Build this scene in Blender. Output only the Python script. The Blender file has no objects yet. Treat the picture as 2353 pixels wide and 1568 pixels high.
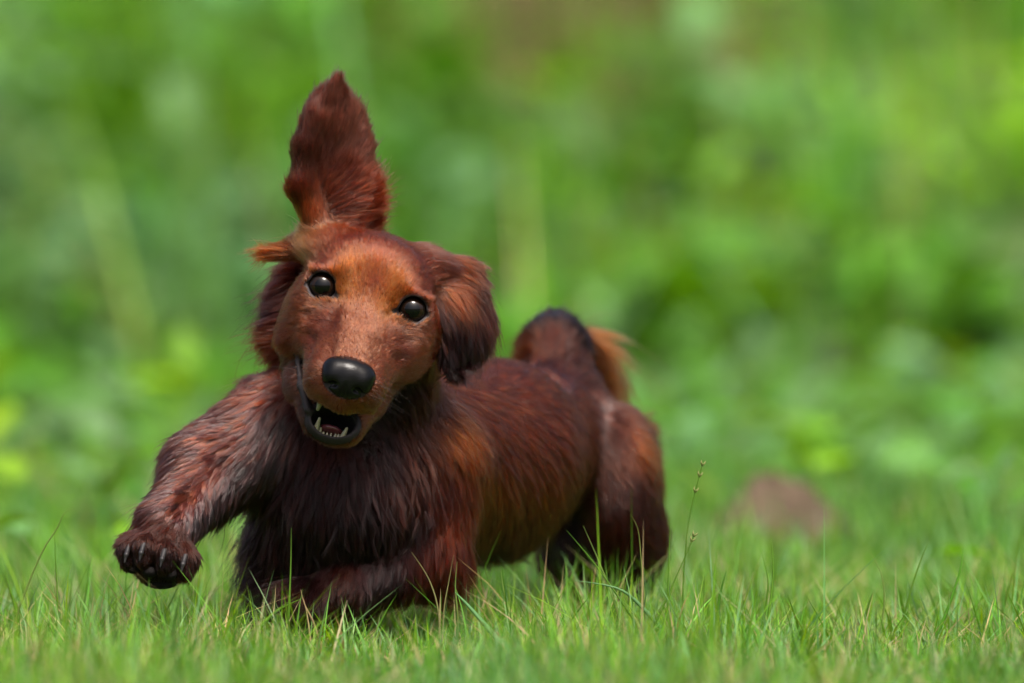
import bpy, math, random, time
import numpy as np
from mathutils import Vector, Matrix
from mathutils.bvhtree import BVHTree

T0 = time.time()
FUR = True
GRASS = True
BACK = True
rng = np.random.default_rng(7)
random.seed(7)
scene = bpy.context.scene
COL = scene.collection

# ------------------------------------------------------------------ camera
# one unit "u" is a 4000th of a metre: about one pixel of a 2352 x 1568 view at the dog's head
U = 4000.0
DIST = 6.0
FPX = DIST * U
PITCH = math.atan(744.0 / FPX)
CP, SP = math.cos(PITCH), math.sin(PITCH)
GROUND_ROW = 1512.0
_v = (784 - GROUND_ROW) / FPX
_t = DIST / (CP + SP * _v)
CAM_H = -_t * (-SP + CP * _v)
cam_d = bpy.data.cameras.new('camera')
cam_d.sensor_width = 36.0
cam_d.lens = 36.0 * FPX / 2352.0
cam_d.clip_start = 0.1
cam_d.clip_end = 2000.0
cam_d.dof.use_dof = True
cam_d.dof.focus_distance = DIST - 0.012
cam_d.dof.aperture_fstop = 5.0
cam_d.dof.aperture_blades = 0
cam = bpy.data.objects.new('camera', cam_d)
COL.objects.link(cam)
cam.location = (0, -DIST, CAM_H)
cam.rotation_euler = (math.radians(90) - PITCH, 0, 0)
scene.camera = cam

# ------------------------------------------------------------------ light
SUN_EL, SUN_AZ = 59.0, 162.0          # azimuth measured from +Y (away from the camera) clockwise
world = bpy.data.worlds.new('World')
scene.world = world
world.use_nodes = True
wn = world.node_tree
wn.nodes.clear()
wo = wn.nodes.new('ShaderNodeOutputWorld')
bg = wn.nodes.new('ShaderNodeBackground')
sky = wn.nodes.new('ShaderNodeTexSky')
sky.sky_type = 'NISHITA'
sky.sun_disc = False
sky.sun_elevation = math.radians(SUN_EL)
sky.sun_rotation = math.radians(SUN_AZ)
sky.air_density = 0.6
sky.dust_density = 8.0
sky.ozone_density = 0.4
bg.inputs['Strength'].default_value = 0.1
wn.links.new(sky.outputs[0], bg.inputs[0])
wn.links.new(bg.outputs[0], wo.inputs[0])
sun_d = bpy.data.lights.new('sun', 'SUN')
sun_d.energy = 2.2
sun_d.angle = math.radians(20)
sun_d.color = (1.0, 0.95, 0.88)
sun = bpy.data.objects.new('sun', sun_d)
COL.objects.link(sun)
_az, _el = math.radians(SUN_AZ), math.radians(SUN_EL)
_sd = Vector((math.sin(_az) * math.cos(_el), math.cos(_az) * math.cos(_el), math.sin(_el)))
sun.rotation_euler = _sd.to_track_quat('Z', 'Y').to_euler()
sun.location = _sd * 20

vs = scene.view_settings
vs.view_transform = 'Standard'
vs.look = 'None'
vs.gamma = 1.0
vs.exposure = 1.4
vs.use_curve_mapping = False
scene.render.engine = 'CYCLES'
scene.cycles.use_denoising = True
scene.cycles.denoiser = 'OPENIMAGEDENOISE'
scene.cycles.max_bounces = 10
scene.cycles.diffuse_bounces = 4
scene.cycles.glossy_bounces = 4
scene.cycles.transmission_bounces = 8
scene.cycles.transparent_max_bounces = 8
scene.cycles.sample_clamp_indirect = 6.0
scene.cycles.use_adaptive_sampling = False

# ------------------------------------------------------------------ helpers
def P(px, py, F=0.0):
    """point (in u) that shows at pixel px, py (2352 x 1568 frame) at depth F u in front of the focus plane"""
    v = (784 - py) / FPX
    t = (DIST - F / U) / (CP + SP * v)
    return np.array([t * (px - 1176) / FPX, -F / U, CAM_H + t * (-SP + CP * v)]) * U

def pscale(F):
    return (FPX - F) / FPX

def project(pts):
    """world metres -> pixel coordinates of the 2352 x 1568 frame"""
    p = np.asarray(pts, float) - np.array([0, -DIST, CAM_H])
    f = p[:, 1] * CP - p[:, 2] * SP
    u = p[:, 1] * SP + p[:, 2] * CP
    return np.stack([1176 + FPX * p[:, 0] / f, 784 - FPX * u / f], 1)

ROLL = math.radians(14.8)
HX = np.array([math.cos(ROLL), 0, -math.sin(ROLL)])
HU = np.array([math.sin(ROLL), 0, math.cos(ROLL)])
HF = np.array([0, -1.0, 0])
H0 = P(844, 684, 0)
HM = np.stack([HX, HU, HF], 1)          # head axes as columns
def H(x, u, f):
    return H0 + HM @ np.array([x, u, f], float)

def tag(o, label=None, cat=None, group=None, kind=None):
    if label: o['label'] = label
    if cat: o['category'] = cat
    if group: o['group'] = group
    if kind: o['kind'] = kind
    return o

def mesh_obj(name, verts, faces, mat=None, parent=None, smooth=True):
    me = bpy.data.meshes.new(name)
    verts = np.asarray(verts, np.float32)
    faces = np.asarray(faces, np.int32)
    n = faces.shape[1]
    me.vertices.add(len(verts)); me.vertices.foreach_set('co', verts.ravel())
    me.loops.add(faces.size); me.loops.foreach_set('vertex_index', faces.ravel())
    me.polygons.add(len(faces))
    me.polygons.foreach_set('loop_start', np.arange(0, faces.size, n, dtype=np.int32))
    me.update(calc_edges=True)
    if smooth:
        me.polygons.foreach_set('use_smooth', np.ones(len(faces), bool))
    o = bpy.data.objects.new(name, me)
    COL.objects.link(o)
    if mat: me.materials.append(mat)
    if parent: o.parent = parent
    return o

def set_color(me, name, cols, domain='POINT'):
    a = me.attributes.new(name, 'FLOAT_COLOR', domain)
    c = np.ones((len(cols), 4), np.float32); c[:, :3] = cols
    a.data.foreach_set('color', c.ravel())

def empty(name, loc):
    o = bpy.data.objects.new(name, None)
    COL.objects.link(o); o.location = loc
    o.empty_display_size = 0.05
    return o

def new_mat(name):
    m = bpy.data.materials.new(name); m.use_nodes = True
    nt = m.node_tree; nt.nodes.clear()
    out = nt.nodes.new('ShaderNodeOutputMaterial')
    return m, nt, out

def principled(name, color, rough=0.5, spec=0.5, noise=None, bump=None, coat=0.0, sss=0.0):
    m, nt, out = new_mat(name)
    b = nt.nodes.new('ShaderNodeBsdfPrincipled')
    b.inputs['Base Color'].default_value = (*color, 1)
    b.inputs['Roughness'].default_value = rough
    b.inputs['Specular IOR Level'].default_value = spec
    b.inputs['Coat Weight'].default_value = coat
    b.inputs['Coat Roughness'].default_value = 0.12
    if sss:
        b.inputs['Subsurface Weight'].default_value = sss
        b.inputs['Subsurface Radius'].default_value = (0.004, 0.002, 0.001)
    tc = nt.nodes.new('ShaderNodeTexCoord')
    if noise:
        sc, amt = noise
        n = nt.nodes.new('ShaderNodeTexNoise'); n.inputs['Scale'].default_value = sc
        n.inputs['Detail'].default_value = 5
        nt.links.new(tc.outputs['Object'], n.inputs['Vector'])
        mx = nt.nodes.new('ShaderNodeMix'); mx.data_type = 'RGBA'
        mx.inputs['A'].default_value = (*[c * (1 - amt) for c in color], 1)
        mx.inputs['B'].default_value = (*[min(1, c * (1 + amt)) for c in color], 1)
        nt.links.new(n.outputs['Fac'], mx.inputs['Factor'])
        nt.links.new(mx.outputs['Result'], b.inputs['Base Color'])
    if bump:
        kind, sc, st = bump
        n = nt.nodes.new('ShaderNodeTexVoronoi' if kind == 'v' else 'ShaderNodeTexNoise')
        n.inputs['Scale'].default_value = sc
        nt.links.new(tc.outputs['Object'], n.inputs['Vector'])
        bp = nt.nodes.new('ShaderNodeBump'); bp.inputs['Strength'].default_value = st
        bp.inputs['Distance'].default_value = 0.0006
        nt.links.new(n.outputs[0], bp.inputs['Height'])
        nt.links.new(bp.outputs[0], b.inputs['Normal'])
    nt.links.new(b.outputs[0], out.inputs[0])
    return m

# ------------------------------------------------------------------ implicit sculpting
class Sculpt:
    """smooth union / subtraction of ellipsoids and tapered capsules, in u"""
    def __init__(self): self.ops = []
    def ell(self, c, r, k=30, rot=None, tag='body', sub=False):
        c = np.asarray(c, float); r = np.asarray(r, float)
        R = np.eye(3) if rot is None else np.asarray(rot)
        self.ops.append(('e', c, r, R, k, tag, sub, c - r.max(), c + r.max()))
    def cap(self, a, b, ra, rb, k=30, tag='body', sub=False, sq=None):
        """tapered capsule; sq=(axis vector, factor) thins it along an axis"""
        a = np.asarray(a, float); b = np.asarray(b, float); m = max(ra, rb)
        self.ops.append(('c', a, b, (ra, rb, sq), k, tag, sub, np.minimum(a, b) - m, np.maximum(a, b) + m))
    @staticmethod
    def dist(op, p):
        if op[0] == 'e':
            q = (p - op[1]) @ op[3]
            k0 = np.sqrt(((q / op[2]) ** 2).sum(1)); k1 = np.sqrt(((q / op[2] ** 2) ** 2).sum(1)) + 1e-9
            return k0 * (k0 - 1) / k1
        a, b, (ra, rb, sq) = op[1], op[2], op[3]
        ab = b - a; pa = p - a
        h = np.clip(pa @ ab / (ab @ ab), 0, 1)
        v = pa - h[:, None] * ab
        if sq is not None:
            ax, f = sq
            ax = np.asarray(ax, float); ax = ax / np.linalg.norm(ax)
            s = v @ ax
            v = v + (s * (1 / f - 1))[:, None] * ax
            d = np.sqrt((v * v).sum(1)) - (ra + (rb - ra) * h)
            return d * (0.5 + 0.5 * f) if f < 1 else d
        return np.sqrt((v * v).sum(1)) - (ra + (rb - ra) * h)
    def eval(self, p, band=60.0):
        d = np.full(len(p), 400.0)
        for op in self.ops:
            k, sub, lo, hi = op[4], op[6], op[7], op[8]
            m = k + band
            idx = np.nonzero(((p > lo - m) & (p < hi + m)).all(1))[0]
            if len(idx) == 0: continue
            e = self.dist(op, p[idx]); a = d[idx]
            if sub:
                e = -e
                h = np.clip(0.5 - 0.5 * (e - a) / k, 0, 1)
                d[idx] = e + (a - e) * h + k * h * (1 - h)
            else:
                h = np.clip(0.5 + 0.5 * (a - e) / k, 0, 1)
                d[idx] = a + (e - a) * h - k * h * (1 - h)
        return d
    def tags(self, p):
        best = np.full(len(p), 1e9); lab = np.zeros(len(p), int)
        names = []
        for op in self.ops:
            if op[6]: continue
            if op[5] not in names: names.append(op[5])
            i = names.index(op[5])
            e = self.dist(op, p)
            m = e < best
            best[m] = e[m]; lab[m] = i
        return names, lab
    def mesh(self, step):
        lo = np.min([o[7] for o in self.ops if not o[6]], 0) - 30
        hi = np.max([o[8] for o in self.ops if not o[6]], 0) + 30
        f = 5
        cs = step * f
        nc = np.ceil((hi - lo) / cs).astype(int) + 1
        gx = [lo[i] + (np.arange(nc[i]) + 0.5) * cs for i in range(3)]
        pc = np.stack(np.meshgrid(*gx, indexing='ij'), -1).reshape(-1, 3)
        dc = self.eval(pc, 120).reshape(nc)
        n = nc * f
        big = dc
        for i in range(3): big = np.repeat(big, f, axis=i)
        big = big.astype(np.float32)
        ii = np.argwhere(np.abs(big) < cs * 1.0 + 3 * step)
        pts = lo + (ii + 0.5) * step
        big[ii[:, 0], ii[:, 1], ii[:, 2]] = self.eval(pts, 40)
        return surface_nets(big, lo + 0.5 * step, step)

def surface_nets(d, org, step):
    ins = d < 0
    s = np.zeros(np.array(d.shape) - 1, np.uint8)
    for a in (0, 1):
        for b in (0, 1):
            for c in (0, 1):
                s += ins[a:a + s.shape[0], b:b + s.shape[1], c:c + s.shape[2]]
    act = np.argwhere((s > 0) & (s < 8))
    corner = np.array([[a, b, c] for a in (0, 1) for b in (0, 1) for c in (0, 1)])
    vals = np.stack([d[tuple((act + c).T)] for c in corner], 1)
    acc = np.zeros((len(act), 3)); cnt = np.zeros(len(act))
    for i in range(8):
        for j in range(i + 1, 8):
            if np.abs(corner[i] - corner[j]).sum() != 1: continue
            va, vb = vals[:, i], vals[:, j]
            m = (va < 0) != (vb < 0)
            t = np.where(m, va / np.where(m, va - vb, 1), 0)
            acc += np.where(m[:, None], corner[i] + t[:, None] * (corner[j] - corner[i]), 0)
            cnt += m
    v = org + (act + acc / cnt[:, None]) * step
    idx = np.full(s.shape, -1, np.int32)
    idx[tuple(act.T)] = np.arange(len(act))
    quads = []
    for ax in range(3):
        o1, o2 = [(1, 2), (2, 0), (0, 1)][ax]
        sl0 = [slice(None)] * 3; sl1 = [slice(None)] * 3
        sl0[ax] = slice(0, -1); sl1[ax] = slice(1, None)
        A = ins[tuple(sl0)]; B = ins[tuple(sl1)]
        e = np.argwhere(A != B)
        ok = (e[:, o1] > 0) & (e[:, o2] > 0) & (e[:, o1] < s.shape[o1]) & (e[:, o2] < s.shape[o2])
        e = e[ok]
        flip = A[tuple(e.T)]
        u1 = np.zeros(3, int); u1[o1] = 1
        u2 = np.zeros(3, int); u2[o2] = 1
        q = np.stack([idx[tuple((e - u1 - u2).T)], idx[tuple((e - u2).T)], idx[tuple(e.T)], idx[tuple((e - u1).T)]], 1)
        q[~flip] = q[~flip][:, ::-1]
        quads.append(q)
    return v, np.concatenate(quads)

def rot_from(xa, za):
    """rotation whose columns are local x, y, z; x along xa, z near za"""
    x = np.asarray(xa, float); x = x / np.linalg.norm(x)
    z = np.asarray(za, float); z = z - (z @ x) * x; z = z / np.linalg.norm(z)
    return np.stack([x, np.cross(z, x), z], 1)
# ------------------------------------------------------------------ the dog's body
S = Sculpt()
def hell(c, r, k=30, tag='head', sub=False, tilt=0.0, sc=None):
    R = HM
    if tilt:                               # tilt about the head's x axis
        c_, s_ = math.cos(tilt), math.sin(tilt)
        R = HM @ np.array([[1, 0, 0], [0, c_, -s_], [0, s_, c_]])
    (sc or S).ell(H(*c), r, k, R, tag, sub)
def hcap(a, b, ra, rb, k=30, tag='head', sub=False, sq=None, sc=None):
    (sc or S).cap(H(*a), H(*b), ra, rb, k, tag, sub, sq)
def bcap(a, b, ra, rb, k=60, tag='body', sq=None):
    S.cap(P(*a), P(*b), ra * pscale(a[2]), rb * pscale(b[2]), k, tag, False, sq)
def bell(c, r, k=60, tag='body', rot=None):
    r = np.asarray(r, float)[[0, 2, 1]]     # given as across, up, deep
    S.ell(P(*c), r * pscale(c[2]), k, rot, tag)

# trunk
bcap((870, 740, -210), (800, 1010, -330), 140, 190, 60, 'neck')
bell((688, 735, -290), (58, 140, 60), 40, 'neck')
bcap((700, 572, -200), (640, 580, -195), 30, 14, 30, 'tuft')
bell((800, 1130, -330), (215, 215, 225), 60, 'chest')
bell((735, 1280, -330), (152, 172, 150), 60, 'chest')
bcap((880, 1060, -420), (1110, 1050, -780), 215, 212, 80, 'body')
bcap((1110, 1045, -780), (1255, 1000, -1060), 205, 154, 80, 'body')
bell((1300, 1030, -1120), (120, 140, 130), 60, 'rump')
# raised front leg
bcap((650, 985, -290), (475, 1082, -190), 132, 96, 50, 'leg_a')
bcap((475, 1082, -190), (392, 1200, -40), 92, 64, 40, 'leg_a')
bcap((390, 1195, -50), (374, 1248, 0), 62, 58, 24, 'paw_a')
TOES = [(298, 1262, 30), (332, 1258, 58), (380, 1272, 66), (428, 1284, 36)]
for (x, y, f) in TOES:
    bcap((370 + (x - 370) * .55, 1240, 0), (x, y, f), 32, 29, 9, 'paw_a')
    bcap((x, y, f), (x - 2, y + 26, f + 8), 27, 22, 8, 'paw_a')
bell((372, 1305, 10), (62, 40, 46), 20, 'paw_a')
# folded front leg
bcap((985, 1060, -340), (985, 1240, -300), 125, 95, 60, 'leg_b')
bcap((985, 1275, -290), (790, 1352, -170), 74, 54, 40, 'leg_b')
bcap((790, 1352, -170), (680, 1388, -120), 50, 52, 30, 'paw_b')
# hind legs
bell((1422, 1140, -1060), (94, 205, 165), 60, 'hind_a')
bcap((1424, 1240, -1060), (1420, 1345, -1130), 100, 76, 50, 'hind_a')
bcap((1420, 1350, -1130), (1390, 1425, -1080), 66, 42, 30, 'hind_a')
bcap((1385, 1425, -1080), (1370, 1432, -1010), 36, 34, 20, 'hind_a')
bcap((1300, 1140, -1160), (1310, 1270, -1080), 85, 64, 50, 'hind_b')
bcap((1310, 1270, -1080), (1420, 1400, -1220), 56, 36, 40, 'hind_b')
bell((1462, 1030, -1240), (30, 70, 40), 24, 'breech')
# tail: rises from the rump and arches over backwards
bcap((1285, 890, -1130), (1270, 800, -1190), 88, 70, 50, 'tail')
bcap((1270, 800, -1190), (1275, 775, -1290), 66, 58, 30, 'tail')
bcap((1275, 775, -1290), (1330, 800, -1380), 54, 34, 30, 'tail')
bcap((1334, 788, -1385), (1372, 838, -1400), 30, 18, 20, 'plume')

# skull and face
hell((0, -4, -150), (148, 152, 180), 40)
hell((0, 42, -52), (124, 88, 70), 50)
hell((0, -5, -20), (64, 70, 44), 30)
for s in (-1, 1):
    hell((s * 76, 44, -22), (44, 26, 34), 30)
    hell((s * 112, 84, -165), (66, 56, 90), 40)
    hell((s * 120, -72, -95), (62, 92, 105), 40)
    hell((s * 112, -50, -32), (48, 30, 40), 26)
    hell((-120, -130, -90) if s < 0 else (84, -120, -90), (58, 60, 80) if s < 0 else (52, 52, 76), 36)
    hell((s * 84, -108, -18), (56, 62, 60), 50)
hcap((0, -40, -24), (0, -168, 132), 74, 54, 40, 'muzzle')
for s in (-1, 1):
    hcap((s * 66, -122, 6), (s * 46, -196, 128), 56, 46, 30, 'muzzle')
    hell((s * 42, -212, 122), (46, 44, 54), 20, 'muzzle')
hell((0, -206, 158), (52, 56, 40), 24, 'muzzle')
hell((2, -250, 148), (26, 24, 30), 20, 'muzzle')
hell((66, -240, 104), (20, 14, 26), 10, 'muzzle')
# lower jaw
hcap((0, -235, -90), (0, -308, 74), 84, 40, 24, 'jaw')
for s in (-1, 1):
    w = 1.0 if s < 0 else .66
    hcap((s * 106 * w, -180, -105), (s * 34, -304, 74), 50, 34, 20, 'jaw')
    hell((s * 98 * w, -226, -46), (34, 50, 52), 24, 'jaw')
# mouth
hell((-3, -292, 92), (50, 34, 84), 8, 'mouth', True, -0.35)
hcap((-52, -274, 122), (-88, -226, 86), 17, 14, 7, 'slit', True)
hcap((-88, -226, 86), (-124, -168, 20), 14, 8, 7, 'slit', True)
hcap((48, -278, 118), (104, -206, 40), 12, 4, 7, 'slit', True)
hcap((-66, -280, 92), (-94, -232, 48), 9, 9, 13, 'lip')
hcap((-94, -232, 48), (-120, -178, -4), 9, 5, 13, 'lip')
# eye sockets and lids
EYE_R = 36.0
EYES = [(-106, 0, -15), (106, 0, -15)]
for (x, u, f) in EYES:
    s = 1 if x > 0 else -1
    hell((x, u - 2, f), (45, 43, 43), 22, 'lid')
    hell((x, u + 35, f + 18), (38, 10, 18), 16, 'lid')
    hcap((x, u + 1, f), (x + s * 6, u + 1, f + 90), 30, 31, 5, 'eye', True)
    hcap((x - s * 18, u - 9, f + 30), (x - s * 37, u - 17, f + 42), 13, 4, 5, 'eye', True)
    hcap((x + s * 20, u - 2, f + 30), (x + s * 36, u - 4, f + 22), 13, 5, 5, 'eye', True)
    hell((x, u, f), (EYE_R - .5,) * 3, 3, 'eye', True)
# ears: one flung upright, one hanging
EAR_T = np.array([0.35, -1, 0.12])         # thin axis of the upright ear
def leaf(a, b, ra, rb, k, tg, ax, thin):
    S.cap(P(*a), P(*b), ra, rb, k, tg, False, (ax, thin))
S.ell(P(768, 374, -190), (17, 90, 168), 24, rot_from(EAR_T, (0.02, -0.12, 1)), 'ear_a')
leaf((792, 515, -215), (775, 430, -205), 62, 80, 24, 'ear_a', EAR_T, 0.2)
leaf((768, 262, -184), (772, 205, -176), 44, 16, 34, 'ear_a', EAR_T, 0.2)
S.cap(P(730, 530, -150), P(694, 440, -150), 28, 24, 22, 'ear_a')
S.cap(P(694, 440, -150), P(702, 350, -165), 24, 22, 22, 'ear_a')
S.cap(P(702, 350, -165), P(724, 280, -165), 22, 18, 22, 'ear_a')
EAR_B = np.array([0.75, -0.6, 0.1])
leaf((962, 596, -190), (1046, 640, -178), 44, 54, 30, 'ear_b', np.array([0.3, -0.5, 1]), 0.5)
leaf((1050, 655, -170), (1068, 725, -150), 64, 72, 30, 'ear_b', EAR_B, 0.42)
leaf((1068, 720, -150), (1038, 798, -120), 72, 46, 30, 'ear_b', EAR_B, 0.4)

BV, BF = S.mesh(4.5)
tag_names, vtag = S.tags(BV)
BT = np.array(tag_names)[vtag]
print('body verts', len(BV), 'time', round(time.time() - T0, 1))

# vertex normals
def vert_normals(V, Fq):
    n = np.cross(V[Fq[:, 2]] - V[Fq[:, 0]], V[Fq[:, 3]] - V[Fq[:, 1]])
    out = np.zeros_like(V)
    for i in range(4): np.add.at(out, Fq[:, i], n)
    return out / (np.linalg.norm(out, axis=1, keepdims=True) + 1e-9)
BN = vert_normals(BV, BF)
# folds and swellings of the face: place (x, up), size, height
hq = (BV - H0) @ HM
on_face = (np.isin(BT, ['head', 'muzzle', 'jaw', 'lid'])) & (hq[:, 2] > -140)
for (x, u, sx, su, amp) in [(-122, -72, 26, 18, -8), (116, -70, 24, 18, -8), (-106, -116, 22, 14, -8), (106, -114, 18, 16, -8),
        (0, 40, 20, 60, -5), (-60, -30, 14, 34, -6), (60, -30, 14, 34, -6), (-72, -176, 24, 22, 6), (76, -176, 24, 22, 6),
        (-150, -112, 14, 40, -9), (-168, -150, 18, 22, 8), (48, -140, 12, 22, -7), (-48, -140, 12, 22, -6), (30, -138, 30, 10, 3), (95, -155, 12, 24, -7), (-98, -150, 12, 26, -7)]:
    g_ = np.exp(-((hq[:, 0] - x) / sx) ** 2 - ((hq[:, 1] - u) / su) ** 2) * on_face
    BV = BV + BN * (amp * g_)[:, None]
BN = vert_normals(BV, BF)

# ------------------------------------------------------------------ coat: guides read off the animal
# col: coat colours (linear); dark tones on hanging ear, jaw, chest include painted shade
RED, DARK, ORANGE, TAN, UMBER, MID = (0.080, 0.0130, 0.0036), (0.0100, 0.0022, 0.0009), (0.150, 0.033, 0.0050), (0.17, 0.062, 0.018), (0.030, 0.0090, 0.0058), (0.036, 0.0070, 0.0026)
FACE = (0.118, 0.0275, 0.0085)
EARC = (0.072, 0.026, 0.018)
BLUEBLACK = (0.008, 0.0060, 0.0075)
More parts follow.
